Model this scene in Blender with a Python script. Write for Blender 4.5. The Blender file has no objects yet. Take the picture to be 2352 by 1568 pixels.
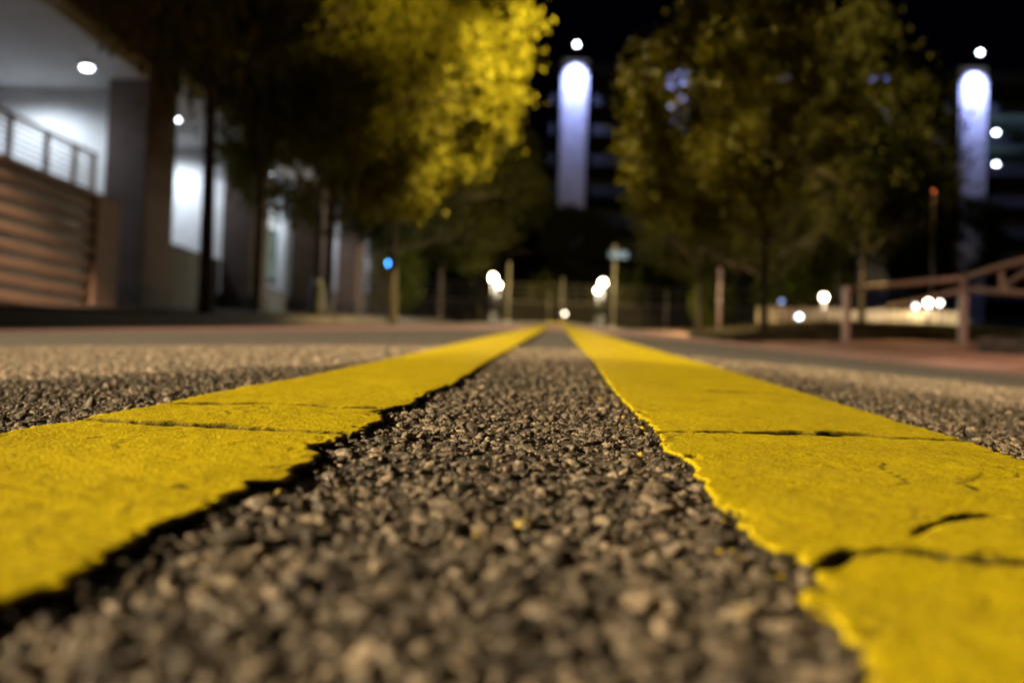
import bpy, bmesh, math, random
import numpy as np
from mathutils import Vector, Matrix, Euler

random.seed(7)
rng = np.random.default_rng(11)
sc = bpy.context.scene
COL = sc.collection

# ------------------------------------------------------------------ camera
FPX = 2290.0                       # focal length in pixels of a 2352 px wide picture
CAM_H = 0.045
RHO, PIT = math.radians(2.0), math.radians(2.0)
_r0 = np.array([1, 0, 0.]); _f = np.array([0, math.cos(PIT), math.sin(PIT)]); _u0 = np.array([0, -math.sin(PIT), math.cos(PIT)])
_r = math.cos(RHO) * _r0 + math.sin(RHO) * _u0
_u = -math.sin(RHO) * _r0 + math.cos(RHO) * _u0
_d = _r * 106 + _u * 46 + _f * FPX
_a = math.atan2(_d[0], _d[1])
_Rz = np.array([[math.cos(_a), -math.sin(_a), 0], [math.sin(_a), math.cos(_a), 0], [0, 0, 1]])
CR, CU, CF = _Rz @ _r, _Rz @ _u, _Rz @ _f
CPOS = np.array([0, 0, CAM_H])
GRADE = 0.05635                    # the street climbs away from the camera

cd = bpy.data.cameras.new('camera')
cam = bpy.data.objects.new('camera', cd)
COL.objects.link(cam)
cam.matrix_world = Matrix(((CR[0], CU[0], -CF[0], CPOS[0]), (CR[1], CU[1], -CF[1], CPOS[1]), (CR[2], CU[2], -CF[2], CPOS[2]), (0, 0, 0, 1)))
cd.sensor_width = 36.0
cd.lens = 36.0 * FPX / 2352.0
cd.clip_start = 0.01
cd.clip_end = 3000
cd.dof.use_dof = True
cd.dof.focus_distance = 0.393
cd.dof.aperture_fstop = 8.8
sc.camera = cam

# ------------------------------------------------------------------ night sky, exposure
w = bpy.data.worlds.new('World'); sc.world = w
w.use_nodes = True
bg = w.node_tree.nodes['Background']
bg.inputs['Color'].default_value = (0.16, 0.13, 0.75, 1)
bg.inputs['Strength'].default_value = 0.0012
sc.view_settings.view_transform = 'Standard'
sc.view_settings.look = 'None'
sc.view_settings.gamma = 1.0
sc.view_settings.exposure = 0.0
sc.cycles.use_denoising = True
sc.cycles.max_bounces = 5
sc.cycles.diffuse_bounces = 3
sc.cycles.glossy_bounces = 2
sc.cycles.transmission_bounces = 3
sc.cycles.transparent_max_bounces = 6
sc.cycles.sample_clamp_indirect = 3.0
sc.cycles.caustics_reflective = False
sc.cycles.caustics_refractive = False

# ------------------------------------------------------------------ helpers
def tag(o, label=None, cat=None, group=None, kind=None):
    if label: o['label'] = label
    if cat: o['category'] = cat
    if group: o['group'] = group
    if kind: o['kind'] = kind
    return o

def empty(name, loc=(0, 0, 0), rz=0.0):
    o = bpy.data.objects.new(name, None)
    COL.objects.link(o)
    o.location = loc; o.rotation_euler = (0, 0, rz)
    return o

def link_mesh(name, me, parent=None, loc=None):
    o = bpy.data.objects.new(name, me)
    COL.objects.link(o)
    if parent is not None: o.parent = parent
    if loc is not None: o.location = loc
    return o

def mesh_np(name, V, Fc, mat, smooth=False, attrs=None):
    """V (n,3), Fc (m,k) -> mesh"""
    V = np.asarray(V, np.float32); Fc = np.asarray(Fc, np.int32)
    me = bpy.data.meshes.new(name)
    me.vertices.add(len(V)); me.vertices.foreach_set('co', V.ravel())
    k = Fc.shape[1]
    me.loops.add(Fc.size); me.loops.foreach_set('vertex_index', Fc.ravel())
    me.polygons.add(len(Fc))
    me.polygons.foreach_set('loop_start', np.arange(len(Fc), dtype=np.int32) * k)
    me.polygons.foreach_set('loop_total', np.full(len(Fc), k, np.int32))
    if smooth: me.polygons.foreach_set('use_smooth', np.ones(len(Fc), bool))
    for an, av in (attrs or {}).items():
        a = me.attributes.new(an, 'FLOAT', 'POINT'); a.data.foreach_set('value', np.asarray(av, np.float32))
    me.update(); me.validate()
    me.materials.append(mat)
    return me

class MB:
    """collects boxes and tubes, builds ONE mesh object"""
    def __init__(s): s.bm = bmesh.new()
    def box(s, x0, x1, y0, y1, z0, z1, bevel=0.0):
        m = Matrix.Translation(((x0 + x1) / 2, (y0 + y1) / 2, (z0 + z1) / 2)) @ Matrix.Diagonal((abs(x1 - x0), abs(y1 - y0), abs(z1 - z0), 1))
        r = bmesh.ops.create_cube(s.bm, size=1.0, matrix=m)
        if bevel:
            es = list({e for v in r['verts'] for e in v.link_edges})
            bmesh.ops.bevel(s.bm, geom=es, offset=bevel, segments=2, affect='EDGES', profile=0.6)
        return s
    def tube(s, pts, rad, n=8):
        pts = [Vector(p) for p in pts]
        if not hasattr(rad, '__len__'): rad = [rad] * len(pts)
        rings = []
        for i, p in enumerate(pts):
            a = pts[max(0, i - 1)]; b = pts[min(len(pts) - 1, i + 1)]
            t = (b - a).normalized()
            ref = Vector((0, 0, 1)) if abs(t.z) < .9 else Vector((1, 0, 0))
            e1 = t.cross(ref).normalized(); e2 = t.cross(e1).normalized()
            rings.append([s.bm.verts.new(p + (e1 * math.cos(k * 2 * math.pi / n) + e2 * math.sin(k * 2 * math.pi / n)) * rad[i]) for k in range(n)])
        for A, B in zip(rings, rings[1:]):
            for k in range(n):
                s.bm.faces.new((A[k], A[(k + 1) % n], B[(k + 1) % n], B[k])).smooth = True
        for R in (rings[0], rings[-1]):
            try: s.bm.faces.new(R)
            except ValueError: pass
        return s
    def ball(s, c, r, sz=1.0, seg=16):
        m = Matrix.Translation(c) @ Matrix.Diagonal((r, r, r * sz, 1))
        q = bmesh.ops.create_uvsphere(s.bm, u_segments=seg, v_segments=seg // 2, radius=1.0, matrix=m)
        for v in q['verts']:
            for f in v.link_faces: f.smooth = True
        return s
    def lathe(s, prof, n=16):
        rings = [[s.bm.verts.new((r * math.cos(k * 2 * math.pi / n), r * math.sin(k * 2 * math.pi / n), z)) for k in range(n)] for r, z in prof]
        for A, B in zip(rings, rings[1:]):
            for k in range(n): s.bm.faces.new((A[k], A[(k + 1) % n], B[(k + 1) % n], B[k])).smooth = True
        for R in (rings[0], rings[-1]): s.bm.faces.new(R)
        return s
    def build(s, name, mat, parent=None, loc=None):
        bmesh.ops.recalc_face_normals(s.bm, faces=s.bm.faces)
        me = bpy.data.meshes.new(name); s.bm.to_mesh(me); s.bm.free()
        me.materials.append(mat)
        return link_mesh(name, me, parent, loc)

def copy_tree(o, parent=None):
    c = o.copy(); COL.objects.link(c); c.parent = parent
    for ch in list(o.children): copy_tree(ch, c)
    return c

# camera-ray helpers used to turn measured picture points into metres (2352 px wide picture)
def ray(px, py):
    d = CR * (px - 1176) + CU * (784 - py) + CF * FPX
    return d / d[1]
def at(px, py, Y): return CPOS + ray(px, py) * Y
def hit_x(px, py, X):
    d = ray(px, py); return CPOS + d * (X / d[0])
def hit_z(px, py, Z):
    d = ray(px, py); return CPOS + d * ((Z - CPOS[2]) / d[2])

KERB_L, KERB_R = -6.0, 4.0
def cross(x):
    x = np.asarray(x, float)
    c = np.where(x < 0, 0.040, 0.075)
    return -c * (np.sqrt(x * x + 0.09) - 0.3)
def gz(x, y):
    """height of the road surface, sidewalks and verges"""
    y = np.asarray(y, float); x = np.asarray(x, float)
    base = GRADE * np.minimum(y, 62.0) + 0.012 * np.maximum(y - 62.0, 0) * (y < 400)
    zl = cross(KERB_L) + 0.21 + 0.03 * np.clip(-x - 6.0, 0, 3)
    zr = cross(KERB_R) - 0.02 + 0.055 * np.clip(x - 4.5, 0, 3)
    return base + np.where(x < KERB_L, zl, np.where(x > KERB_R, zr, cross(x)))
def g1(x, y): return float(gz(x, y))

# smooth value noise for numpy
_tab = rng.random((256, 256)).astype(np.float32)
def vnoise(x, y):
    xi = np.floor(x).astype(int); yi = np.floor(y).astype(int)
    fx = x - xi; fy = y - yi
    fx = fx * fx * (3 - 2 * fx); fy = fy * fy * (3 - 2 * fy)
    a = _tab[xi & 255, yi & 255]; b = _tab[(xi + 1) & 255, yi & 255]
    c = _tab[xi & 255, (yi + 1) & 255]; d = _tab[(xi + 1) & 255, (yi + 1) & 255]
    return (a * (1 - fx) + b * fx) * (1 - fy) + (c * (1 - fx) + d * fx) * fy
def fbm(x, y, o=3):
    s = 0; am = 1; t = 0
    for i in range(o):
        s = s + am * vnoise(x * 2 ** i + 17.3 * i, y * 2 ** i + 5.1 * i); t += am; am *= .5
    return s / t

# ------------------------------------------------------------------ materials
def new_mat(name):
    m = bpy.data.materials.new(name); m.use_nodes = True
    return m, m.node_tree, m.node_tree.nodes['Principled BSDF']
def node(nt, typ, **kw):
    n = nt.nodes.new(typ)
    for k, v in kw.items(): setattr(n, k, v)
    return n
def ramp(nt, src, stops):
    r = node(nt, 'ShaderNodeValToRGB')
    el = r.color_ramp.elements
    while len(el) < len(stops): el.new(0.5)
    for e, (p, c) in zip(el, stops): e.position = p; e.color = (*c, 1)
    nt.links.new(src, r.inputs['Fac'])
    return r
def mat_noise(name, c0, c1, scale=6.0, rough=0.8, bump=0.0, bscale=40.0, bdist=0.01, metallic=0.0, stretch=None):
    m, nt, b = new_mat(name)
    tc = node(nt, 'ShaderNodeTexCoord')
    src = tc.outputs['Object']
    if stretch:
        mp = node(nt, 'ShaderNodeMapping'); mp.inputs['Scale'].default_value = stretch
        nt.links.new(src, mp.inputs['Vector']); src = mp.outputs['Vector']
    n = node(nt, 'ShaderNodeTexNoise'); n.inputs['Scale'].default_value = scale; n.inputs['Detail'].default_value = 6
    nt.links.new(src, n.inputs['Vector'])
    r = ramp(nt, n.outputs['Fac'], [(0.3, c0), (0.7, c1)])
    nt.links.new(r.outputs['Color'], b.inputs['Base Color'])
    b.inputs['Roughness'].default_value = rough; b.inputs['Metallic'].default_value = metallic
    if bump:
        n2 = node(nt, 'ShaderNodeTexNoise'); n2.inputs['Scale'].default_value = bscale; n2.inputs['Detail'].default_value = 4
        nt.links.new(src, n2.inputs['Vector'])
        bp = node(nt, 'ShaderNodeBump'); bp.inputs['Strength'].default_value = bump; bp.inputs['Distance'].default_value = bdist
        nt.links.new(n2.outputs['Fac'], bp.inputs['Height']); nt.links.new(bp.outputs['Normal'], b.inputs['Normal'])
    return m
def mat_emit(name, col, s):
    m, nt, b = new_mat(name)
    b.inputs['Base Color'].default_value = (*[min(1, c) for c in col], 1)
    b.inputs['Emission Color'].default_value = (*col, 1); b.inputs['Emission Strength'].default_value = s
    return m

# asphalt sheet: bitumen with stones, for the road beyond the built stones
def mat_asphalt():
    m, nt, b = new_mat('asphalt')
    tc = node(nt, 'ShaderNodeTexCoord')
    vo = node(nt, 'ShaderNodeTexVoronoi'); vo.inputs['Scale'].default_value = 190
    nt.links.new(tc.outputs['Object'], vo.inputs['Vector'])
    wn = node(nt, 'ShaderNodeTexNoise'); wn.inputs['Scale'].default_value = 0.8; wn.inputs['Detail'].default_value = 5
    nt.links.new(tc.outputs['Object'], wn.inputs['Vector'])
    st = ramp(nt, vo.outputs['Color'], [(0.0, (.07, .058, .046)), (0.5, (.16, .135, .105)), (1.0, (.30, .25, .19))])
    ed = ramp(nt, vo.outputs['Distance'], [(0.35, (0, 0, 0)), (0.62, (1, 1, 1))])
    mx = node(nt, 'ShaderNodeMixRGB'); mx.inputs['Color2'].default_value = (.022, .018, .014, 1)
    nt.links.new(ed.outputs['Color'], mx.inputs['Fac']); nt.links.new(st.outputs['Color'], mx.inputs['Color1'])
    wr = ramp(nt, wn.outputs['Fac'], [(0.3, (.75, .75, .75)), (0.7, (1.12, 1.1, 1.08))])
    mu = node(nt, 'ShaderNodeMixRGB', blend_type='MULTIPLY'); mu.inputs['Fac'].default_value = 1
    nt.links.new(mx.outputs['Color'], mu.inputs['Color1']); nt.links.new(wr.outputs['Color'], mu.inputs['Color2'])
    nt.links.new(mu.outputs['Color'], b.inputs['Base Color'])
    bp = node(nt, 'ShaderNodeBump', invert=True); bp.inputs['Strength'].default_value = 0.9; bp.inputs['Distance'].default_value = 0.004
    nt.links.new(vo.outputs['Distance'], bp.inputs['Height']); nt.links.new(bp.outputs['Normal'], b.inputs['Normal'])
    b.inputs['Roughness'].default_value = 0.75
    return m
def mat_binder():
    m, nt, b = new_mat('bitumen_binder')
    ge = node(nt, 'ShaderNodeNewGeometry')
    n = node(nt, 'ShaderNodeTexNoise'); n.inputs['Scale'].default_value = 420; n.inputs['Detail'].default_value = 6; n.inputs['Roughness'].default_value = .7
    nt.links.new(ge.outputs['Position'], n.inputs['Vector'])
    vo = node(nt, 'ShaderNodeTexVoronoi'); vo.inputs['Scale'].default_value = 480
    nt.links.new(ge.outputs['Position'], vo.inputs['Vector'])
    c = ramp(nt, n.outputs['Fac'], [(0.35, (.022, .016, .010)), (0.55, (.09, .066, .040)), (0.72, (.22, .165, .10))])
    v = ramp(nt, vo.outputs['Color'], [(0.0, (.45, .45, .45)), (1.0, (1.35, 1.35, 1.35))])
    mu = node(nt, 'ShaderNodeMixRGB', blend_type='MULTIPLY'); mu.inputs['Fac'].default_value = 1
    nt.links.new(c.outputs['Color'], mu.inputs['Color1']); nt.links.new(v.outputs['Color'], mu.inputs['Color2'])
    nt.links.new(mu.outputs['Color'], b.inputs['Base Color'])
    bp = node(nt, 'ShaderNodeBump'); bp.inputs['Strength'].default_value = 1.0; bp.inputs['Distance'].default_value = .002
    nt.links.new(n.outputs['Fac'], bp.inputs['Height']); nt.links.new(bp.outputs['Normal'], b.inputs['Normal'])
    b.inputs['Roughness'].default_value = .7
    return m
def mat_stone():
    m, nt, b = new_mat('aggregate_stone')
    at_ = node(nt, 'ShaderNodeAttribute', attribute_name='tint')
    tc = node(nt, 'ShaderNodeTexCoord')
    ge = node(nt, 'ShaderNodeNewGeometry')
    st = ramp(nt, at_.outputs['Fac'], [(0.0, (.055, .040, .024)), (0.35, (.16, .118, .072)), (0.7, (.29, .215, .135)), (0.93, (.42, .315, .20)), (1.0, (.44, .33, .22))])
    n = node(nt, 'ShaderNodeTexNoise'); n.inputs['Scale'].default_value = 520; n.inputs['Detail'].default_value = 5; n.inputs['Roughness'].default_value = .65
    nt.links.new(ge.outputs['Position'], n.inputs['Vector'])
    tar = ramp(nt, n.outputs['Fac'], [(0.42, (0, 0, 0)), (0.60, (1, 1, 1))])
    mx = node(nt, 'ShaderNodeMixRGB'); mx.inputs['Color2'].default_value = (.035, .027, .02, 1)
    sc_ = node(nt, 'ShaderNodeMath', operation='MULTIPLY'); sc_.inputs[1].default_value = .75
    nt.links.new(tar.outputs['Color'], sc_.inputs[0]); nt.links.new(sc_.outputs[0], mx.inputs['Fac'])
    nt.links.new(st.outputs['Color'], mx.inputs['Color1'])
    fk = node(nt, 'ShaderNodeAttribute', attribute_name='fleck')
    fm = ramp(nt, n.outputs['Fac'], [(0.46, (1, 1, 1)), (0.54, (0, 0, 0))])
    fx_ = node(nt, 'ShaderNodeMath', operation='MULTIPLY'); nt.links.new(fk.outputs['Fac'], fx_.inputs[0]); nt.links.new(fm.outputs['Color'], fx_.inputs[1])
    my = node(nt, 'ShaderNodeMixRGB'); my.inputs['Color2'].default_value = (.5, .34, .002, 1)
    nt.links.new(fx_.outputs[0], my.inputs['Fac']); nt.links.new(mx.outputs['Color'], my.inputs['Color1'])
    nt.links.new(my.outputs['Color'], b.inputs['Base Color'])
    n2 = node(nt, 'ShaderNodeTexNoise'); n2.inputs['Scale'].default_value = 900; n2.inputs['Detail'].default_value = 5
    nt.links.new(ge.outputs['Position'], n2.inputs['Vector'])
    bp = node(nt, 'ShaderNodeBump'); bp.inputs['Strength'].default_value = .8; bp.inputs['Distance'].default_value = .0012
    nt.links.new(n2.outputs['Fac'], bp.inputs['Height']); nt.links.new(bp.outputs['Normal'], b.inputs['Normal'])
    b.inputs['Roughness'].default_value = 0.55
    return m
def mat_paint():
    m, nt, b = new_mat('yellow_road_paint')
    ge = node(nt, 'ShaderNodeNewGeometry')
    a = node(nt, 'ShaderNodeAttribute', attribute_name='crack')
    n = node(nt, 'ShaderNodeTexNoise'); n.inputs['Scale'].default_value = 22; n.inputs['Detail'].default_value = 7; n.inputs['Roughness'].default_value = .6
    nt.links.new(ge.outputs['Position'], n.inputs['Vector'])
    c = ramp(nt, n.outputs['Fac'], [(0.3, (.51, .375, .0006)), (0.7, (.61, .462, .001))])
    # pinholes and grime
    n2 = node(nt, 'ShaderNodeTexNoise'); n2.inputs['Scale'].default_value = 640; n2.inputs['Detail'].default_value = 3; n2.inputs['Roughness'].default_value = .6
    nt.links.new(ge.outputs['Position'], n2.inputs['Vector'])
    pit = ramp(nt, n2.outputs['Fac'], [(0.36, (1, 1, 1)), (0.50, (0, 0, 0))])
    n4 = node(nt, 'ShaderNodeTexNoise'); n4.inputs['Scale'].default_value = 60; n4.inputs['Detail'].default_value = 5
    nt.links.new(ge.outputs['Position'], n4.inputs['Vector'])
    gr = ramp(nt, n4.outputs['Fac'], [(0.62, (0, 0, 0)), (0.80, (.55, .55, .55))])
    mxp = node(nt, 'ShaderNodeMath', operation='MULTIPLY'); mxp.inputs[1].default_value = .5
    nt.links.new(pit.outputs['Color'], mxp.inputs[0])
    m1 = node(nt, 'ShaderNodeMixRGB'); m1.inputs['Color2'].default_value = (.12, .07, .006, 1)
    nt.links.new(mxp.outputs[0], m1.inputs['Fac']); nt.links.new(c.outputs['Color'], m1.inputs['Color1'])
    m2 = node(nt, 'ShaderNodeMixRGB'); m2.inputs['Color2'].default_value = (.30, .18, .01, 1)
    nt.links.new(gr.outputs['Color'], m2.inputs['Fac']); nt.links.new(m1.outputs['Color'], m2.inputs['Color1'])
    # a web of hairline cracks in worn patches
    nd = node(nt, 'ShaderNodeTexNoise'); nd.inputs['Scale'].default_value = 35; nd.inputs['Detail'].default_value = 4
    nt.links.new(ge.outputs['Position'], nd.inputs['Vector'])
    vm = node(nt, 'ShaderNodeVectorMath', operation='MULTIPLY_ADD'); vm.inputs[1].default_value = (.05, .05, .05)
    nt.links.new(nd.outputs['Color'], vm.inputs[0]); nt.links.new(ge.outputs['Position'], vm.inputs[2])
    ve = node(nt, 'ShaderNodeTexVoronoi', feature='DISTANCE_TO_EDGE'); ve.inputs['Scale'].default_value = 19
    nt.links.new(vm.outputs['Vector'], ve.inputs['Vector'])
    hl = ramp(nt, ve.outputs['Distance'], [(0.004, (1, 1, 1)), (0.014, (0, 0, 0))])
    nm = node(nt, 'ShaderNodeTexNoise'); nm.inputs['Scale'].default_value = 14; nm.inputs['Detail'].default_value = 3
    nt.links.new(ge.outputs['Position'], nm.inputs['Vector'])
    hm = ramp(nt, nm.outputs['Fac'], [(0.50, (0, 0, 0)), (0.62, (.75, .75, .75))])
    hx = node(nt, 'ShaderNodeMath', operation='MULTIPLY'); nt.links.new(hl.outputs['Color'], hx.inputs[0]); nt.links.new(hm.outputs['Color'], hx.inputs[1])
    mh = node(nt, 'ShaderNodeMixRGB'); mh.inputs['Color2'].default_value = (.06, .04, .008, 1)
    nt.links.new(hx.outputs[0], mh.inputs['Fac']); nt.links.new(m2.outputs['Color'], mh.inputs['Color1']); m2 = mh
    # bare asphalt inside the cracks; edge lips coloured dark to shade out a lit rim
    m3 = node(nt, 'ShaderNodeMixRGB'); m3.inputs['Color2'].default_value = (.016, .012, .008, 1)
    nt.links.new(a.outputs['Fac'], m3.inputs['Fac']); nt.links.new(m2.outputs['Color'], m3.inputs['Color1'])
    nt.links.new(m3.outputs['Color'], b.inputs['Base Color'])
    n3 = node(nt, 'ShaderNodeTexNoise'); n3.inputs['Scale'].default_value = 800; n3.inputs['Detail'].default_value = 5
    nt.links.new(ge.outputs['Position'], n3.inputs['Vector'])
    bp = node(nt, 'ShaderNodeBump'); bp.inputs['Strength'].default_value = .55; bp.inputs['Distance'].default_value = .0012
    nt.links.new(n3.outputs['Fac'], bp.inputs['Height']); nt.links.new(bp.outputs['Normal'], b.inputs['Normal'])
    b.inputs['Roughness'].default_value = .7
    b.inputs['Specular IOR Level'].default_value = .12
    return m
def mat_leaf(name, c0, c1):
    m, nt, b = new_mat(name)
    ge = node(nt, 'ShaderNodeNewGeometry')
    n = node(nt, 'ShaderNodeTexNoise'); n.inputs['Scale'].default_value = 1.3; n.inputs['Detail'].default_value = 3
    nt.links.new(ge.outputs['Position'], n.inputs['Vector'])
    c = ramp(nt, n.outputs['Fac'], [(0.3, c0), (0.7, c1)])
    nt.links.new(c.outputs['Color'], b.inputs['Base Color']); b.inputs['Roughness'].default_value = .7; b.inputs['Specular IOR Level'].default_value = .08
    tr = node(nt, 'ShaderNodeBsdfTranslucent'); nt.links.new(c.outputs['Color'], tr.inputs['Color'])
    mx = node(nt, 'ShaderNodeMixShader'); mx.inputs['Fac'].default_value = .14
    out = nt.nodes['Material Output']
    nt.links.new(b.outputs[0], mx.inputs[1]); nt.links.new(tr.outputs[0], mx.inputs[2]); nt.links.new(mx.outputs[0], out.inputs['Surface'])
    return m

M = dict(
    binder=mat_binder(), asphalt=mat_asphalt(), stone=mat_stone(), paint=mat_paint(),
    concrete=mat_noise('concrete', (.20, .15, .13), (.30, .23, .20), 3, .85, .3, 60),
    kerb=mat_noise('kerb_concrete', (.045, .034, .028), (.075, .056, .046), 4, .85, .3, 40),
    gutter=mat_noise('gutter_concrete', (.36, .21, .17), (.48, .28, .23), 5, .8, .2, 60),
    brickpave=mat_noise('brick_paving', (.26, .13, .09), (.36, .19, .14), 9, .8, .3, 30),
    crosswalk=mat_noise('crosswalk_paving', (.36, .19, .16), (.46, .26, .22), 6, .8, .2, 40),
    soil=mat_noise('soil', (.02, .015, .01), (.05, .035, .02), 5, .95, .5, 20),
    terrain=mat_noise('terrain', (.03, .028, .02), (.06, .05, .035), .5, .95),
    bark=mat_noise('bark', (.028, .020, .014), (.07, .05, .034), 6, .9, .8, 18, .03, stretch=(3, 3, .5)),
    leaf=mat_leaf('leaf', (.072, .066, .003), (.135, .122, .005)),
    leaf_shaded=mat_leaf('leaf_shaded', (.016, .017, .002), (.028, .028, .004)),  # leaf colour darkened to stand in for unlit foliage
    leaf_green=mat_leaf('leaf_green', (.07, .085, .01), (.11, .125, .015)),
    grass=mat_leaf('grass', (.05, .045, .01), (.09, .07, .014)),
    plaster=mat_noise('taupe_plaster', (.11, .076, .066), (.15, .104, .09), 2.5, .85, .2, 50),
    darkplaster=mat_noise('dark_plaster', (.07, .06, .055), (.10, .085, .08), 2.5, .85, .2, 50),
    white=mat_noise('white_plaster', (.62, .62, .62), (.72, .72, .72), 2, .8, .1, 40),
    greyboard=mat_noise('grey_base_wall', (.10, .11, .12), (.15, .16, .17), 3, .8, .1, 30),
    plank=mat_noise('stained_plank', (.27, .165, .11), (.40, .25, .17), 5, .7, .4, 25, .01, stretch=(1, .25, 4)),
    steel=mat_noise('painted_steel', (.27, .17, .15), (.35, .23, .20), 8, .5, .1, 60),
    rail=mat_noise('rail_paint', (.42, .30, .26), (.52, .38, .34), 8, .5, .1, 60),
    pole=mat_noise('galvanised_pole', (.30, .27, .23), (.40, .36, .30), 9, .5, .1, 60, metallic=.2),
    black=mat_noise('black_metal', (.015, .014, .013), (.03, .028, .026), 9, .5, .1, 60),
    garage=mat_noise('garage_concrete', (.010, .012, .016), (.016, .019, .024), .6, .85, .1, 6, .05),
    garage_dark=mat_noise('garage_inside', (.05, .055, .065), (.08, .085, .10), .6, .9),
    pilaster=mat_noise('pilaster_panel', (.40, .40, .44), (.52, .52, .56), .8, .7, .1, 6, .05),
    fencewall=mat_noise('fence_wall', (.03, .025, .024), (.05, .042, .04), 1.5, .9, .1, 12),
    fencerail=mat_noise('fence_rail_paint', (.07, .06, .052), (.11, .095, .08), 8, .6),
    palewall=mat_noise('pale_wall', (.42, .36, .27), (.55, .48, .36), 2.0, .85, .1, 12),
    bluesign=mat_noise('blue_sign', (.03, .10, .34), (.04, .13, .42), 4, .4),
    frame=mat_noise('window_frame_paint', (.55, .57, .6), (.65, .67, .7), 4, .5),
)

# ------------------------------------------------------------------ lights of the place
def lamp(name, loc, power, color, size=.12, spot=None, aim=None, blend=.6):
    ld = bpy.data.lights.new(name, 'SPOT' if spot else 'POINT')
    ld.energy = power; ld.color = color; ld.shadow_soft_size = size
    if spot: ld.spot_size = math.radians(spot); ld.spot_blend = blend
    o = bpy.data.objects.new(name, ld); COL.objects.link(o); o.location = loc
    if aim is not None: o.rotation_euler = (Vector(aim) - Vector(loc)).to_track_quat('-Z', 'Y').to_euler()
    return o

WARM = (1.0, .83, .56); SODIUM = (1.0, .75, .26)
lens_warm = mat_emit('warm_lamp_lens', WARM, 60)
def street_lamp(base, head, power, color, label, spot=165, aim=None, blend=.25, soft=.14, group='tall street lamps with curved arms'):
    """cobra-head street lamp: base at the kerb, head over the road"""
    bx_, by_ = base; bz = g1(bx_, by_); hx, hy, hz = head
    t = empty('street_lamp', (bx_, by_, bz))
    tag(t, label, 'street lamp', group)
    MB().lathe([(.24, 0), (.24, .12), (.19, .2), (.19, .75), (.15, .85), (.11, .95)], 14).build('base', M['black'], t)
    H = hz - bz
    MB().tube([(0, 0, .9), (0, 0, H * .6), (0, 0, H - .5)], [.095, .08, .06], 10).build('pole', M['black'], t)
    dx, dy = hx - bx_, hy - by_
    MB().tube([(0, 0, H - .55), (dx * .12, dy * .12, H - .1), (dx * .45, dy * .45, H + .22), (dx * .97, dy * .97, H + .12)], [.05, .045, .04, .035], 8).build('arm', M['black'], t)
    ang = math.atan2(dy, dx)
    hb = MB(); hb.ball((0, 0, 0), 1.0, 1.0, 16)
    hd = hb.build('lamp_head', M['black'], t, (dx, dy, H + .14)); hd.scale = (.42, .17, .10); hd.rotation_euler = (0, 0, ang)
    lb = MB(); lb.ball((0, 0, 0), 1.0, 1.0, 14)
    ln = lb.build('lens', lens_warm, t, (dx, dy, H + .075)); ln.scale = (.22, .11, .06); ln.rotation_euler = (0, 0, ang)
    lo = lamp('street_lamp_light', (hx, hy, hz - .12), power, color, soft, spot, aim or (hx, hy, hz - 5), blend)
    return t

# lamp at the left, behind the camera, whose low light rakes across the lines
street_lamp((-14.5, -4.2), (-12.6, -3.8, 4.9), 23500, (1.0, .81, .53), 'street lamp standing in the lot left of the added shadow bag', 58, (0, .5, 0), .5)
# lamp over the road between the two lit tree crowns
street_lamp((-6.3, 25.7), (0.7, 27.6, 12.6), 23000, SODIUM, 'black street lamp with long arm reaching over the road between the lit trees', 160, (2.35, 30.2, 8.6), .3)
# lamp further down the street behind the camera, aimed along the lanes
street_lamp((-6.6, -20.0), (-1.2, -19.6, 5.2), 64000, (1.0, .80, .52), 'street lamp down the street behind the added shadow bag', 21, (-.3, 2.6, 0), .75, .4)
# lamp by the sidewalk that lights the slatted porch
street_lamp((-7.4, 5.6), (-6.6, 6.2, 6.2), 10500, (1.0, .70, .46), 'street lamp standing on the sidewalk near the slatted porch', 32, (-8.7, 13.2, 1.0), .5)
# added lamp, out of view, put in to brighten the left hand tree crowns
street_lamp((5.6, 10.2), (3.8, 10.4, 10.2), 21000, SODIUM, 'added lamp by the driveway, out of view, brightening the left hand tree crowns', 34, (-4.6, 23.0, 10.6), .6)
# added lamp, out of view, to light the truss railing and the driveway
street_lamp((9.4, 4.6), (8.0, 5.0, 6.6), 4200, (1.0, .70, .46), 'added lamp beside the driveway verge, out of view, brightening the truss railing', 56, (7.6, 13.0, 0.3), .5)

# ------------------------------------------------------------------ ground, road, kerbs
def sheet(name, xs, ys, zf, mat, label=None, cat=None):
    X, Y = np.meshgrid(np.asarray(xs, float), np.asarray(ys, float))
    Z = zf(X, Y)
    V = np.stack([X.ravel(), Y.ravel(), Z.ravel()], 1)
    nx, ny = len(xs), len(ys)
    i = (np.arange(ny - 1)[:, None] * nx + np.arange(nx - 1)[None]).ravel()
    Fc = np.stack([i, i + 1, i + 1 + nx, i + nx], 1)
    me = mesh_np(name, V, Fc, mat, smooth=True)
    o = link_mesh(name, me); tag(o, kind='structure')
    return o

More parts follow.
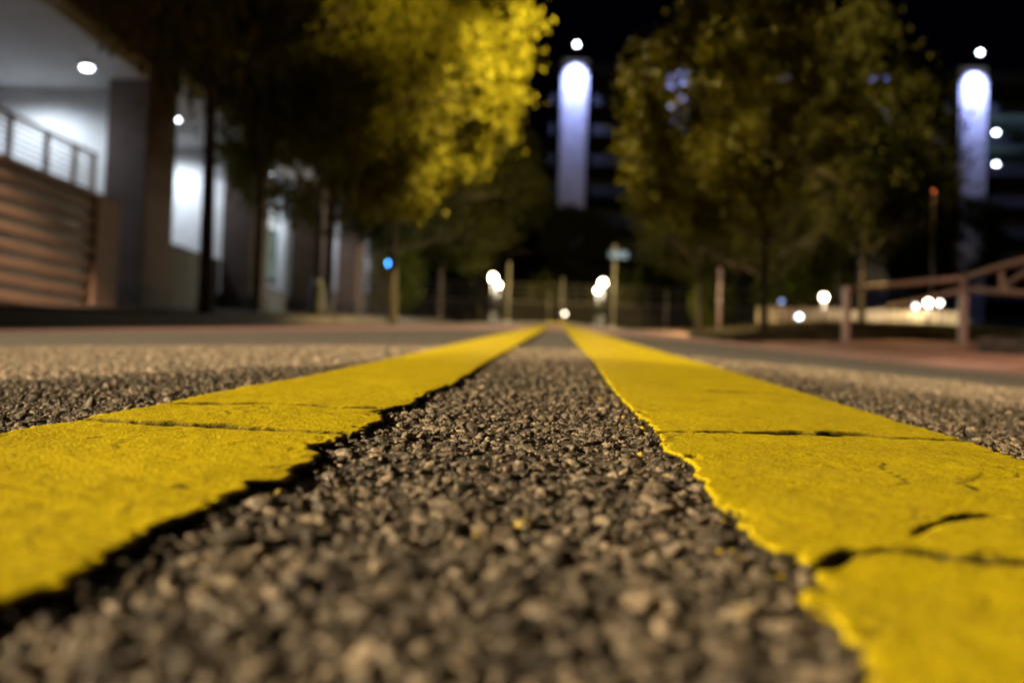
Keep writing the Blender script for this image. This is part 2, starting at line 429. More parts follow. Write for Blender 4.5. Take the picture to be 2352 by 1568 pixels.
yy = np.unique(np.concatenate([np.linspace(-40, 0, 21), np.linspace(0, 62, 63), np.linspace(62, 160, 30), np.linspace(160, 1800, 20)]))
def terr(X, Y): return gz(np.where(X < 0, -9.5, 9.0), Y) - .9
sheet('ground', np.concatenate([np.linspace(-900, -40, 12), np.linspace(-30, 30, 13), np.linspace(40, 900, 12)]), yy, terr, M['terrain'])
AGG = 0.0040                                        # bitumen lies this far below the stone tops
xr = np.unique(np.concatenate([np.linspace(KERB_L, -1, 18), np.linspace(-1, 1, 41), np.linspace(1, KERB_R, 14)]))
yr = np.unique(np.concatenate([np.linspace(-24, -.5, 25), np.linspace(-.5, 3, 60), np.linspace(3, 58, 80)]))
road = sheet('road', xr, yr, lambda X, Y: gz(np.clip(X, KERB_L + .001, KERB_R - .001), Y) - AGG, M['asphalt'])
sw = sheet('sidewalk_left', np.linspace(-6.16, -16, 12), yr, lambda X, Y: gz(X, Y), M['concrete'])
kl = sheet('kerb_left', [-6.17, -6.165, -6.15, -6.02, -6.0, -5.995], yr,
           lambda X, Y: gz(-6.2, Y) + .004 + np.interp(X, [-6.17, -6.165, -6.15, -6.02, -6.0, -5.995], [-.1, -.004, 0, 0, -.015, -.25]), M['kerb'])
bed = sheet('planting_bed', np.linspace(-6.18, -7.7, 12), yr, lambda X, Y: gz(X, Y) + .01 + .05 * fbm(X * 3, Y * 3, 3), M['soil'])
gl = sheet('gutter_left', [-6.0, -5.5], yr, lambda X, Y: gz(np.clip(X, -5.99, 0), Y) + .002, M['kerb'])
gr = sheet('gutter_right', [4.03, 4.25, 4.62], yr, lambda X, Y: gz(KERB_R - .001, Y) + np.interp(X, [4.03, 4.25, 4.62], [-.004, -.012, .022]), M['gutter'])
lip = sheet('gutter_joint', [3.99, 4.01, 4.035], yr, lambda X, Y: gz(KERB_R - .001, Y) - .02, M['soil'])
ap = sheet('driveway', np.linspace(4.62, 30, 20), yr, lambda X, Y: gz(X, Y) + .025, M['brickpave'])
cw = sheet('crosswalk', np.linspace(-5.45, 3.98, 30), np.linspace(5.0, 13.0, 20), lambda X, Y: gz(X, Y) + .001, M['crosswalk'])

# ------------------------------------------------------------------ yellow lines
def ground_px(sx, sy, lift=.002):
    """picture point (2500 px wide photograph) -> point of the road surface"""
    d = ray(sx * .9408, sy * .9408); t = .3
    for _ in range(60):
        p = CPOS + d * t
        f = p[2] - (g1(p[0], p[1]) + lift)
        e = 1e-5; p2 = CPOS + d * (t + e); f2 = p2[2] - (g1(p2[0], p2[1]) + lift)
        s = (f2 - f) / e
        t = min(max(t - f / s, .02), t * 1.8 + .05) if s < 0 else t * 1.5
    return (CPOS + d * t)[:2]
LO = [(0, 1060), (96, 1037), (190, 1027), (207, 1018), (260, 1008), (355, 993), (398, 982), (480, 966), (620, 940), (715, 925), (900, 886), (1060, 856)]
LI = [(0, 1499), (8, 1465), (77, 1442), (168, 1419), (230, 1377), (264, 1346), (344, 1312), (398, 1277), (494, 1243), (543, 1212), (591, 1197), (597, 1172), (640, 1170), (700, 1166), (708, 1147), (750, 1117), (769, 1098), (764, 1086), (800, 1075), (850, 1062), (904, 1039), (930, 1022), (934, 1001), (972, 992), (1010, 982), (1015, 971), (1066, 950), (1108, 933), (1159, 903), (1189, 882), (1232, 860), (1270, 841)]
RI = [(2150, 1667), (2138, 1594), (2100, 1562), (2041, 1509), (1985, 1470), (1966, 1436), (1985, 1412), (2025, 1395), (1995, 1374), (1968, 1364), (1908, 1338), (1879, 1325), (1845, 1304), (1823, 1279), (1795, 1268), (1793, 1240), (1755, 1219), (1742, 1193), (1704, 1155), (1698, 1125), (1640, 1100), (1617, 1066), (1600, 1042), (1593, 1032), (1550, 1001), (1525, 975), (1487, 933), (1461, 890), (1423, 852)]
RO = [(2500, 1119), (2359, 1072), (2308, 1057), (2181, 1021), (2044, 981), (1883, 934), (1772, 900), (1640, 868)]
def edge_fn(pts, seed, xfar, amp=.0011):
    P = np.array([ground_px(*p) for p in pts]); P = P[np.argsort(P[:, 1])]
    ys = np.maximum.accumulate(P[:, 1] + np.arange(len(P)) * 1e-6); xs = P[:, 0]
    ys = np.concatenate([[-2.0, ys[0] - .05], ys, [ys[-1] + 1.2, 60]])
    xs = np.concatenate([[xs[0], xs[0]], xs, [xfar, xfar]])
    def f(y):
        y = np.asarray(y, float)
        j = (fbm(y * 240 + seed, y * 0 + seed, 3) - .5) * 2.4 * amp + (fbm(y * 45 + seed, y * 0 + 3.3, 2) - .5) * 1.6 * amp
        return np.interp(y, ys, xs) + j
    return f
lo = edge_fn(LO[:-1], 3, -.183, .0016); li = edge_fn(LI[:-2], 9, -.072, .0020); ri = edge_fn(RI[:-1], 21, .041, .0016); ro = edge_fn(RO[:-1], 33, .185, .0016)

CR_R = [([(1600, 1049), (1700, 1052), (1850, 1054), (1900, 1054), (1960, 1053), (2010, 1058), (2050, 1054), (2110, 1056), (2180, 1064), (2260, 1068), (2359, 1072)], [1.6, 1.8, 2.4, 4.6, 5.4, 3.6, 5.4, 4.6, 3.2, 2.6, 2.2]),
        ([(1975, 1376), (2023, 1372), (2066, 1346), (2138, 1342), (2202, 1342), (2287, 1347), (2393, 1361), (2500, 1368), (2700, 1372)], [1.5, 1.6, 1.5, 1.4, 1.4, 2.0, 2.6, 2.4, 2.0]),
        ([(2232, 1309), (2265, 1285), (2310, 1272), (2355, 1258), (2400, 1253), (2500, 1262), (2650, 1262)], [.35, .8, .6, 1.7, 2.0, .9, .8]),
        ([(2155, 1126), (2158, 1140), (2200, 1165), (2212, 1180), (2150, 1186)], [.4, .6, .45, .7, .3]),
        ([(2335, 1172), (2360, 1180), (2395, 1196)], [.5, .9, .4]), ([(2345, 1174), (2390, 1160), (2402, 1144)], [.4, .4, .3]),
        ([(1700, 951), (1780, 955), (1850, 957), (1935, 966)], [1.6, 5.0, 4.0, 4.0]),
        ([(2130, 1335), (2205, 1330)], [.3, .3])]
CR_L = [([(205, 1022), (330, 1033), (400, 1035), (470, 1037), (530, 1038), (600, 1044), (700, 1049), (800, 1056), (880, 1060)], [3.0, 2.6, 4.2, 2.6, 4.2, 2.8, 2.4, 2.4, 2.6]),
        ([(455, 983), (500, 984), (560, 985), (625, 985), (700, 988), (760, 991), (830, 994), (910, 996)], [3.0, 4.4, 3.0, 4.0, 1.6, 3.0, 1.8, 4.2]),
        ([(275, 1098), (287, 1083), (310, 1074)], [.4, .7, .4]),
        ([(222, 1065), (243, 1065)], [.6, .6]), ([(580, 1082), (597, 1080)], [1.0, .5]),
        ([(255, 1169), (300, 1172), (325, 1176), (340, 1175)], [.25, .3, .8, .3]), ([(380, 1181), (445, 1187), (465, 1189)], [.25, .9, .4]), ([(668, 1140), (697, 1137)], [.6, .6])]
def stripe(name, fa, fb, cracks, lift=.0028):
    ys = [-1.5, -1, -.6, -.4, -.25, -.15, -.08, -.02]
    y = .03
    while y < 60:
        ys.append(y); y += max(.00045, min(.0022 * y, 1.0)) if y < 1.0 else .006 * y * y
    ys = np.array(ys); n = len(ys)
    nc = 104
    u = np.linspace(0, 1, nc)
    u = (1 - np.cos(np.pi * u)) / 2 * .35 + u * .65
    A, B = fa(ys), fb(ys)
    # a thick lane line: the top is nc columns wide plus a lip on each side going down to the bitumen
    X = A[:, None] + (B - A)[:, None] * u[None]
    Y = np.repeat(ys[:, None], nc, 1)
    near = np.clip((2.0 - Y) / 1.0, 0, 1)
    h = lift + near * ((fbm(X * 260, Y * 260, 3) - .5) * .0007 + (fbm(X * 30, Y * 30, 2) - .5) * .0014)
    ck = np.zeros_like(X); cm = np.zeros_like(X); cd = np.zeros_like(X)
    wob = (fbm(X * 300 + 9, Y * 300, 3) - .5)
    for pts, wd in cracks:
        P = np.array([ground_px(*p) for p in pts])
        best = np.full(X.shape, 9.0)
        rows = (ys > P[:, 1].min() - .04) & (ys < P[:, 1].max() + .04)
        Xs, Ys = X[rows] + wob[rows] * .004, Y[rows] + wob[rows] * .005
        bb = best[rows]
        for (p, q, w0, w1) in zip(P, P[1:], wd, wd[1:]):
            d = q - p; L2 = d @ d
            t = np.clip(((Xs - p[0]) * d[0] + (Ys - p[1]) * d[1]) / L2, 0, 1)
            D = np.hypot(Xs - p[0] - t * d[0], Ys - p[1] - t * d[1])
            bb = np.minimum(bb, D / ((w0 + (w1 - w0) * t) * .0011))
        c = np.clip(1.3 - bb, 0, 1); cd[rows] = np.maximum(cd[rows], c * (.0040 if max(wd) > 1.3 else .0002)); cm[rows] = np.maximum(cm[rows], np.clip((1.9 if max(wd) > 1.3 else 1.5) - bb, 0, 1))
    # chips along both edges and here and there on the surface, where the stones show through
    e0 = np.minimum(X - A[:, None], B[:, None] - X)
    chip = fbm(X * 170 + 4, Y * 120, 3) - .90 + .30 * np.clip(1 - e0 / .011, 0, 1)
    chip = np.maximum(chip, fbm(X * 330 + 40, Y * 260, 2) - .86) * near
    cp = np.clip(chip * 16, 0, 1); cm = np.maximum(cm, cp); cd = np.maximum(cd, cp * .0011)
    h = h - cd
    # rounded shoulders at both edges
    e = np.minimum(X - A[:, None], B[:, None] - X)
    h = h - np.where(e < .0014, (1 - e / .0014) ** 2 * .0002, 0)
    Zg = gz(X, Y)
    rows = [np.stack([X, Y, Zg + h], -1)]
    W = nc + 4
    V = np.zeros((n, W, 3)); V[:, 2:-2] = rows[0]
    V[:, 1] = V[:, 2]; V[:, -2] = V[:, -3]; V[:, 1, 0] -= .0004; V[:, -2, 0] += .0004; V[:, 1, 2] -= .0010; V[:, -2, 2] -= .0010
    V[:, 0] = V[:, 1]; V[:, -1] = V[:, -2]; V[:, 0, 0] -= .0005; V[:, -1, 0] += .0005
    V[:, 0, 2] = gz(V[:, 0, 0], ys) - AGG - .002; V[:, -1, 2] = gz(V[:, -1, 0], ys) - AGG - .002
    at_ = np.zeros((n, W)); at_[:, 2:-2] = cm; at_[:, 0] = 1.0; at_[:, -1] = 1.0; at_[:, 1] = 1.0; at_[:, -2] = 1.0  # sides of the line get dark colour in place of shade
    i = (np.arange(n - 1)[:, None] * W + np.arange(W - 1)[None]).ravel()
    Fc = np.stack([i, i + 1, i + W + 1, i + W], 1)
    me = mesh_np(name, V.reshape(-1, 3), Fc, M['paint'], smooth=True, attrs={'crack': at_.ravel()})
    fl = np.ones((n - 1, W - 1), bool); fl[:, :2] = False; fl[:, -2:] = False
    me.polygons.foreach_set('use_smooth', fl.ravel())
    o = link_mesh(name, me, road)
    return o
st_l = stripe('yellow_line', lo, li, CR_L, .0021); st_l['label'] = 'yellow lane line with thin cracks across it'
st_r = stripe('yellow_line', ri, ro, CR_R, .0016); st_r['label'] = 'yellow lane line broken by a wide crack'

# ------------------------------------------------------------------ aggregate stones
def ico(level):
    bm = bmesh.new(); bmesh.ops.create_icosphere(bm, subdivisions=level, radius=1.0)
    V = np.array([v.co[:] for v in bm.verts]); Fc = np.array([[v.index for v in f.verts] for f in bm.faces]); bm.free()
    return V, Fc
ICO = {k: ico(k) for k in (1, 2, 3)}
def stone_shape(V0, seed):
    r = np.random.default_rng(seed)
    V = V0.copy()
    for _ in range(10):                              # chop flat facets so that it reads as crushed rock
        nrm = r.normal(size=3); nrm /= np.linalg.norm(nrm); d = r.uniform(.45, .85)
        s = V @ nrm; V = V - np.maximum(s - d, 0)[:, None] * nrm
    return V * (1 + r.normal(0, .03, len(V)))[:, None]
VAR = {k: [stone_shape(ICO[k][0], 100 * k + j) for j in range(16)] for k in ICO}

def scatter(y0, y1, sp, lo_, hi_, drop):
    """jittered hexagonal spread over the wedge of road near the camera, free of the painted lines"""
    ny = int((y1 - y0) / (sp * .87)); out = []
    for j in range(ny):
        y = y0 + j * sp * .87; hw = .62 * abs(y) + .09
        x = np.arange(-hw, hw, sp) + (j % 2) * sp * .5
        out.append(np.stack([x, np.full_like(x, y)], 1))
    P = np.concatenate(out); P = P + rng.uniform(-.42, .42, P.shape) * sp
    r = rng.uniform(lo_, hi_, len(P))
    g = .6 * r
    inside = ((P[:, 0] > lo(P[:, 1]) - g) & (P[:, 0] < li(P[:, 1]) + g)) | ((P[:, 0] > ri(P[:, 1]) - g) & (P[:, 0] < ro(P[:, 1]) + g))
    keep = ~inside & (rng.random(len(P)) > drop)
    return P[keep], r[keep]
sets = []
for (y0, y1, sp, a, b, drop, lev) in ((.05, .30, .0086, .0034, .0056, .25, 3), (.05, .30, .0055, .0020, .0032, .25, 2), (.05, .30, .0034, .0009, .0017, .15, 1),
                                      (.30, .66, .0086, .0032, .0054, .28, 2), (.30, .66, .0056, .0020, .0031, .20, 2), (.30, .66, .0036, .0010, .0018, .15, 1),
                                      (.66, 1.7, .0084, .0030, .0052, .2, 1), (.66, 1.7, .0060, .0018, .0030, .25, 1)):
    P, r = scatter(y0, y1, sp, a, b, drop); sets.append((P, r, lev))
# the binder of bitumen and fines the stones sit in
def binder_h(x, y):
    return -.0013 + (fbm(x * 230, y * 230, 4) - .5) * .0036 + (fbm(x * 30, y * 30, 3) - .5) * .0036
_ys = [-.1, 0.0]; _y = .05
while _y < 1.75: _ys.append(_y); _y += .0005 + .0019 * _y
_ys = np.array(_ys); _uc = np.linspace(-1, 1, 460)
BX = _uc[None] * (.62 * np.abs(_ys) + .09)[:, None]; BY = np.repeat(_ys[:, None], len(_uc), 1)
fade = np.clip((1.75 - BY) / .3, 0, 1)
BZ = gz(BX, BY) - AGG * (1 - fade) + fade * binder_h(BX, BY)
for fa, fb in ((lo, li), (ri, ro)):
    inn = (BX > fa(BY) + .002) & (BX < fb(BY) - .002); BZ = np.where(inn, gz(BX, BY) - .006, BZ)
edge_m = (np.abs(_uc) > .985)[None] | (BY > 1.745); BZ = np.where(edge_m, gz(BX, BY) - AGG - .001, BZ)
_nx = len(_uc); _i = (np.arange(len(_ys) - 1)[:, None] * _nx + np.arange(_nx - 1)[None]).ravel()
bnd = link_mesh('binder', mesh_np('binder', np.stack([BX.ravel(), BY.ravel(), BZ.ravel()], 1), np.stack([_i, _i + 1, _i + 1 + _nx, _i + _nx], 1), M['binder'], True), road)
print('binder quads', len(_i))
# transforms of every stone
ALL = []
for P, r, lev in sets:
    n = len(P)
    sx = r * rng.uniform(.85, 1.35, n); sy = r * rng.uniform(.7, 1.15, n); sz = r * rng.uniform(.36, .66, n)
    top = binder_h(P[:, 0], P[:, 1]) * .75 + rng.normal(.0006 if r.mean() > .0035 else (.0004 if r.mean() > .0018 else .0003), .0006, n)          # where its top lies
    z = gz(P[:, 0], P[:, 1]) + np.minimum(top, .0026) - sz * .8
    dist = np.min([np.abs(P[:, 0] - f(P[:, 1])) for f in (lo, li, ri, ro)], axis=0)
    fleck = ((dist < .011) & (rng.random(n) < .07)) | (rng.random(n) < .001)
    tint = np.clip(rng.beta(1.6, 2.2, n) + rng.normal(0, .08, n), 0, 1)
    ALL.append(dict(P=P, z=z, s=np.stack([sx, sy, sz], 1), rz=rng.uniform(0, 6.283, n), tx=rng.normal(0, .28, n), ty=rng.normal(0, .28, n), tint=tint, fleck=fleck.astype(float), lev=lev, var=rng.integers(0, 16, n)))
def rotmat(rz, tx, ty):
    c, s = np.cos(rz), np.sin(rz); ct, st = np.cos(tx), np.sin(tx); cu, su = np.cos(ty), np.sin(ty)
    o = np.ones_like(c); zz = np.zeros_like(c)
    RZ = np.stack([c, -s, zz, s, c, zz, zz, zz, o], 1).reshape(-1, 3, 3)
    RX = np.stack([o, zz, zz, zz, ct, -st, zz, st, ct], 1).reshape(-1, 3, 3)
    RY = np.stack([cu, zz, su, zz, o, zz, -su, zz, cu], 1).reshape(-1, 3, 3)
    return RZ @ RY @ RX
# the 300 that show largest become stones of their own
big = ALL[0]
vis = np.abs(big['P'][:, 0] + .038 * big['P'][:, 1]) < .56 * big['P'][:, 1] + .004
score = np.where(vis & (big['P'][:, 1] > .105), big['s'][:, 0] / big['P'][:, 1], -1)
pick = set(np.argsort(-score)[:300].tolist())
smesh = [mesh_np('stone', VAR[3][j], ICO[3][1], M['stone'], False, {'tint': np.full(len(VAR[3][j]), (j + .5) / 16)}) for j in range(16)]
order = rng.permutation(16)
for i in sorted(pick):
    j = int(min(15, big['tint'][i] * 16))
    o = link_mesh('stone', smesh[j], road)
    o.location = (big['P'][i, 0], big['P'][i, 1], big['z'][i]); o.scale = big['s'][i]
    o.rotation_euler = (big['tx'][i], big['ty'][i], big['rz'][i])
keep0 = np.array([i not in pick for i in range(len(big['P']))])
for k in ('P', 'z', 's', 'rz', 'tx', 'ty', 'tint', 'fleck', 'var'): big[k] = big[k][keep0]
Vs, Fs, Ts, Ks, off = [], [], [], [], 0
for S in ALL:
    R = rotmat(S['rz'], S['tx'], S['ty'])
    lev = S['lev'] if S is not big else 2
    base = np.stack(VAR[lev])[S['var']]
    V = np.einsum('nij,nvj->nvi', R, base * S['s'][:, None, :])
    V[:, :, 0] += S['P'][:, 0, None]; V[:, :, 1] += S['P'][:, 1, None]; V[:, :, 2] += S['z'][:, None]
    nv = base.shape[1]; n = len(base)
    Fc = ICO[lev][1][None] + (np.arange(n) * nv)[:, None, None] + off
    Vs.append(V.reshape(-1, 3)); Fs.append(Fc.reshape(-1, 3)); Ts.append(np.repeat(S['tint'], nv)); Ks.append(np.repeat(S['fleck'], nv)); off += n * nv
agg = link_mesh('aggregate', mesh_np('aggregate', np.concatenate(Vs), np.concatenate(Fs), M['stone'], False, {'tint': np.concatenate(Ts), 'fleck': np.concatenate(Ks)}), road)
tag(agg, kind='stuff')
print('stone tris', sum(len(f) for f in Fs))

# ------------------------------------------------------------------ trees
def make_tree_meshes(seed, H, trunk_h, R, n_clump, leaf, leafmat, gap_min=.455):
    r = random.Random(seed); nr = np.random.default_rng(seed)
    b = MB()
    lean = (r.uniform(-.15, .15), r.uniform(-.15, .15))
    b.tube([(0, 0, -.4), (0, 0, .15), (lean[0] * .4, lean[1] * .4, trunk_h * .55), (lean[0], lean[1], trunk_h), (lean[0] * 1.5, lean[1] * 1.5, H * .8)], [.24, .17, .135, .12, .03], 10)
    cz = trunk_h * .8 + (H - trunk_h * .8) * .5; hz = (H - trunk_h * .8) * .5
    limbs = []
    for k in range(13):
        a = k * 2.4 + r.uniform(-.3, .3); z0 = trunk_h * (.8 + .9 * k / 13) ; rr = R * r.uniform(.5, .92); zz = min(H * .95, z0 + r.uniform(.8, 2.6))
        tip = (math.cos(a) * rr, math.sin(a) * rr, zz); mid = (math.cos(a) * rr * .45, math.sin(a) * rr * .45, z0 + (zz - z0) * .65)
        b.tube([(lean[0], lean[1], z0), mid, tip], [.065, .045, .012], 6); limbs.append(tip); limbs.append(mid)
        for q in range(2):
            a2 = a + r.uniform(-.9, .9); t2 = (tip[0] * .6 + math.cos(a2) * R * .35, tip[1] * .6 + math.sin(a2) * R * .35, zz + r.uniform(-.6, .9))
            b.tube([mid, t2], [.03, .008], 5); limbs.append(t2)
    tm_o = b.build('trunk', M['bark']); tm = tm_o.data; bpy.data.objects.remove(tm_o)
    # foliage: clumps of leaf-sized faces spread through the crown
    C = []
    while len(C) < n_clump:
        p = nr.uniform(-1, 1, 3); d = np.linalg.norm(p)
        if d > 1 or d < .28: continue
        if nr.random() > d ** 1.2 + .12: continue
        lobes = .52 + .80 * fbm(np.array([p[0] * 1.5 + p[2] * .9 + seed * 3.7]), np.array([p[1] * 1.5 + p[2] * 1.9]), 2)[0]
        gap = fbm(np.array([p[0] * 2.6 + p[2] * 1.7 + seed]), np.array([p[1] * 2.6 + p[2] * 2.1]), 2)[0]
        if gap < gap_min: continue
        taper = 1.0 - .28 * max(0, p[2]) - .25 * max(0, -p[2])
        C.append((p[0] * R * lobes * taper, p[1] * R * lobes * taper, cz + p[2] * hz * (lobes * .5 + .55)))
    C = np.array(C)
    nl = 34
    ctr = np.repeat(C, nl, 0) + nr.normal(0, .31, (len(C) * nl, 3)) * np.array([1, 1, .75])
    n = len(ctr)
    d1 = nr.normal(size=(n, 3)); d1[:, 2] -= .25; d1 /= np.linalg.norm(d1, axis=1)[:, None]
    d2 = np.cross(d1, nr.normal(size=(n, 3))); d2 /= np.linalg.norm(d2, axis=1)[:, None]
    L = (leaf * nr.uniform(.6, 1.25, n))[:, None]
    V = np.stack([ctr, ctr + d1 * L * .5 + d2 * L * .3, ctr + d1 * L, ctr + d1 * L * .5 - d2 * L * .3], 1).reshape(-1, 3)
    Fc = np.arange(n * 4).reshape(-1, 4)
    cm = mesh_np('crown', V, Fc, leafmat)
    return tm, cm
TREE = [make_tree_meshes(3, 12.5, 3.6, 4.7, 1150, .23, M['leaf']), make_tree_meshes(8, 11.5, 3.4, 4.3, 1050, .23, M['leaf']), make_tree_meshes(15, 13.5, 3.9, 5.0, 1250, .23, M['leaf']), make_tree_meshes(27, 13.5, 3.6, 5.0, 720, .26, M['leaf'], .53)]
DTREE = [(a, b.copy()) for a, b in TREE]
for a, b in DTREE: b.materials[0] = M['leaf_shaded']  # same crowns again, with the shade put into the leaf colour
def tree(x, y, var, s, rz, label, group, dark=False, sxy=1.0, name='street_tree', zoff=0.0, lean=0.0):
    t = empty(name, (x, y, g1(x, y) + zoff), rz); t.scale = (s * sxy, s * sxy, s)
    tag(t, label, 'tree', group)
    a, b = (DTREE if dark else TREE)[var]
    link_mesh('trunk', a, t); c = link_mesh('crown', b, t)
    if lean: c.location = (lean * math.cos(rz) / (s * sxy), -lean * math.sin(rz) / (s * sxy), 0)   # crown grown to one side
    return t
GL = 'street trees along the left kerb'
tree(-6.2, 17.2, 1, 1.5, .6, 'street tree with dark slender trunk beside the slatted porch', GL, sxy=.50, lean=.25)
tree(-6.9, 22.4, 0, 1.2, 2.2, 'street tree standing in front of the second building column', GL, sxy=.56, lean=.9)
tree(-6.5, 27.6, 1, .95, 5.6, 'street tree standing behind the black street lamp pole', GL)
tree(-5.6, 33.5, 2, 1.02, 4.0, 'street tree with the brightest golden crown leaning over the road', GL)
tree(-6.9, 41.5, 1, 1.0, 1.1, 'street tree beside the blue light post', GL, True)  # this and the next two: unlit crowns made by the darkened leaf colour
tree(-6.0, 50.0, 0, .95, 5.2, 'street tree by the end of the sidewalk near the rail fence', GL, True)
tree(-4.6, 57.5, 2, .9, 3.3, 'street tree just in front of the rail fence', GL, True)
GR = 'trees on the right hand verge'
tree(4.95, 24.3, 3, .68, .9, 'golden lit tree with forked trunk on the grassy mound', GR, sxy=.92, zoff=.3, lean=-1.15)
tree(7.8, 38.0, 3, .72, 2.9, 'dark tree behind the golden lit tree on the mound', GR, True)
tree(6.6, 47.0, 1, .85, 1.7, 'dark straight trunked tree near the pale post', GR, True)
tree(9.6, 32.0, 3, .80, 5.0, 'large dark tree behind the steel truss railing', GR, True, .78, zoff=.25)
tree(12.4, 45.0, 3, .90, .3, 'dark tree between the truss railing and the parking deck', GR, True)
GB = 'trees in the dark beyond the rail fence'
for i, (x, y, v, s) in enumerate(((-14, 70, 2, 1.0), (-6, 76, 0, .85), (0.9, 82, 1, .92), (9, 78, 0, .62), (17, 72, 1, .75), (26, 70, 2, .8))):
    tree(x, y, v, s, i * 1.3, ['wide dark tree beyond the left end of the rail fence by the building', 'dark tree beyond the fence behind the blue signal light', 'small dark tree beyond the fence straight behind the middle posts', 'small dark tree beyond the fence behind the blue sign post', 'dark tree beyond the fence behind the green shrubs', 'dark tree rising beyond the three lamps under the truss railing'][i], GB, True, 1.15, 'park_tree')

# shrubs lit by the globe lamps
def shrub(x, y, s, label, mat='leaf_green'):
    a, b = TREE[0]
    t = empty('shrub', (x, y, g1(x, y)))
    tag(t, label, 'shrub', 'shrubs near the globe lamps')
    n = 1500; nr = np.random.default_rng(int(x * 13 + y) + 500)
    p = nr.normal(size=(n, 3)); p /= np.linalg.norm(p, axis=1)[:, None]; p *= (nr.random(n) ** .4)[:, None]
    p = p * np.array([.8, .8, 1.0]) + np.array([0, 0, 1.0]); p = p * s * (.8 + .4 * fbm(p[:, 0] * 3 + x, p[:, 2] * 3 + p[:, 1] * 2, 2))[:, None]
    d1 = nr.normal(size=(n, 3)); d1 /= np.linalg.norm(d1, axis=1)[:, None]; d2 = np.cross(d1, nr.normal(size=(n, 3))); d2 /= np.linalg.norm(d2, axis=1)[:, None]
    L = nr.uniform(.12, .26, n)[:, None]
    V = np.stack([p, p + d1 * L * .5 + d2 * L * .3, p + d1 * L, p + d1 * L * .5 - d2 * L * .3], 1).reshape(-1, 3)
    link_mesh('foliage', mesh_np('foliage', V, np.arange(n * 4).reshape(-1, 4), M[mat]), t)
    MB().tube([(0, 0, -.1), (.03, 0, s * .5), (0, .05, s)], [.05, .035, .015], 6).build('stem', M['bark'], t)
    return t

# ------------------------------------------------------------------ building on the left with deep lit bays
XF, XI, XB = -9.0, -9.9, -13.2
CEIL = 6.15
bl = empty('corner_building', (XF, 30, g1(-9.2, 30)))
tag(bl, 'taupe plaster building with tall square columns and white lit bays between them', 'building')
def part(mb, name, mat, parent=bl):
    o = mb.build(name, mat, parent)
    o.matrix_parent_inverse = Matrix.Translation(parent.location).inverted()
    return o
PER = 7.6; STEP = .43
def ceil_of(k): return CEIL + STEP * k              # the bays step up with the hill
for k in range(6):
    z0 = 13.4 + PER * k
    part(MB().box(XI, XF, z0, z0 + 1.65, g1(-9.2, z0) - .5, ceil_of(k) + .01, .03), 'column', M['plaster'])
    part(MB().box(XI - .06, XF + .06, z0 - .06, z0 + 1.71, g1(-9.2, z0) - .5, g1(-9.2, z0 + 2) + .35, .02), 'plinth', M['darkplaster'])
    ya, yb = z0 + 1.26, z0 + PER + .84
    part(MB().box(XB, XF - .02, ya, yb, ceil_of(k) + .03, ceil_of(k) + .35), 'ceiling', M['white'])
    part(MB().box(XB - .3, XF + .05, ya - .41, yb - .006 if k < 5 else yb + 12, ceil_of(k) + .36, 14.0), 'upper_wall', M['plaster'])
    part(MB().box(XB + .002, XI - .003, z0 + .85, z0 + 1.25, -.5, ceil_of(k) + .35), 'cross_wall', M['white'])
part(MB().box(XB - .3, XB, 6, 62, -1, ceil_of(5) + .029), 'back_wall', M['white'])
# low dark wall across each bay, stepping up the hill
sills = [(15.5, 21.0, 2.9), (23.1, 28.6, 3.05), (30.7, 36.2, 2.7), (38.3, 43.8, 3.4), (45.9, 51.4, 3.9)]
for a, b_, zt in sills:
    if a < 20: continue
    part(MB().box(XI - .25, XI - .02, a, b_, g1(-9.2, a) - .6, zt), 'bay_wall', M['greyboard'])
    part(MB().box(XI - .30, XI + .03, a + .01, b_ - .01, zt + .001, zt + .07), 'bay_sill', M['darkplaster'])
# ceiling downlights, their places measured on the photograph
em_down = mat_emit('downlight_lens', (.86, .93, 1.0), 26)
def downlight(k, power, px=None, py=None, glow=None):
    c = ceil_of(k); yw = 13.4 + PER * (k + 1) + .85           # the cross wall that closes this bay
    p = hit_z(px, py, c) if px else (-10.4, yw - 2.2, c)
    x, y = float(p[0]), float(p[1])
    h = MB().lathe([(.17, -.05), (.17, .028), (.15, .028)], 18).build('downlight', M['frame'], bl)
    h.location = (x - bl.location.x, y - bl.location.y, c - bl.location.z)
    b = MB(); b.ball((0, 0, -.055), .11, .4); b.build('lens', em_down, h)
    lamp('downlight_light', (-11.7, yw - 1.35, c - .2), power, (.78, .88, 1.0), .2, 164, (-11.7, yw - 1.0, 0), .6)
downlight(0, 330, 200, 150)
downlight(1, 420, 403, 270)
downlight(2, 420)
downlight(3, 300)
downlight(4, 200)

# tall lit window in the third bay
wa = hit_x(588, 560, -10.6); wb = hit_x(636, 560, -10.6)
wx = -10.6
y0, y1 = float(wa[1]), float(wb[1]); zb = float(hit_x(612, 648, wx)[2]); zt = float(hit_x(612, 445, wx)[2])
pane_m = mat_emit('lit_pane', (.42, .66, .62), .16); top_m = mat_emit('bright_pane', (.85, .95, 1.0), .9)
win = part(MB().box(wx - .12, wx - .06, y0, y1, zb, zt), 'window', M['frame'])
H3 = (zt - zb)
for (a, b_, f0, f1, mt) in ((0, 1, .82, 1.0, top_m), (0, 1, .64, .76, top_m), (0, .5, .36, .6, pane_m), (.5, 1, .36, .6, pane_m), (0, .5, .06, .32, pane_m), (.5, 1, .06, .32, pane_m)):
    ya, yb = y0 + (y1 - y0) * a + .06, y0 + (y1 - y0) * b_ - .06
    q = MB().box(wx - .058, wx - .03, ya, yb, zb + H3 * f0, zb + H3 * f1).build('pane', mt, win)
for fr in (.0, .34, .62, .79, 1.0):
    MB().box(wx - .055, wx + .02, y0, y1, zb + H3 * fr - .05, zb + H3 * fr + .05).build('glazing_bar', M['frame'], win)
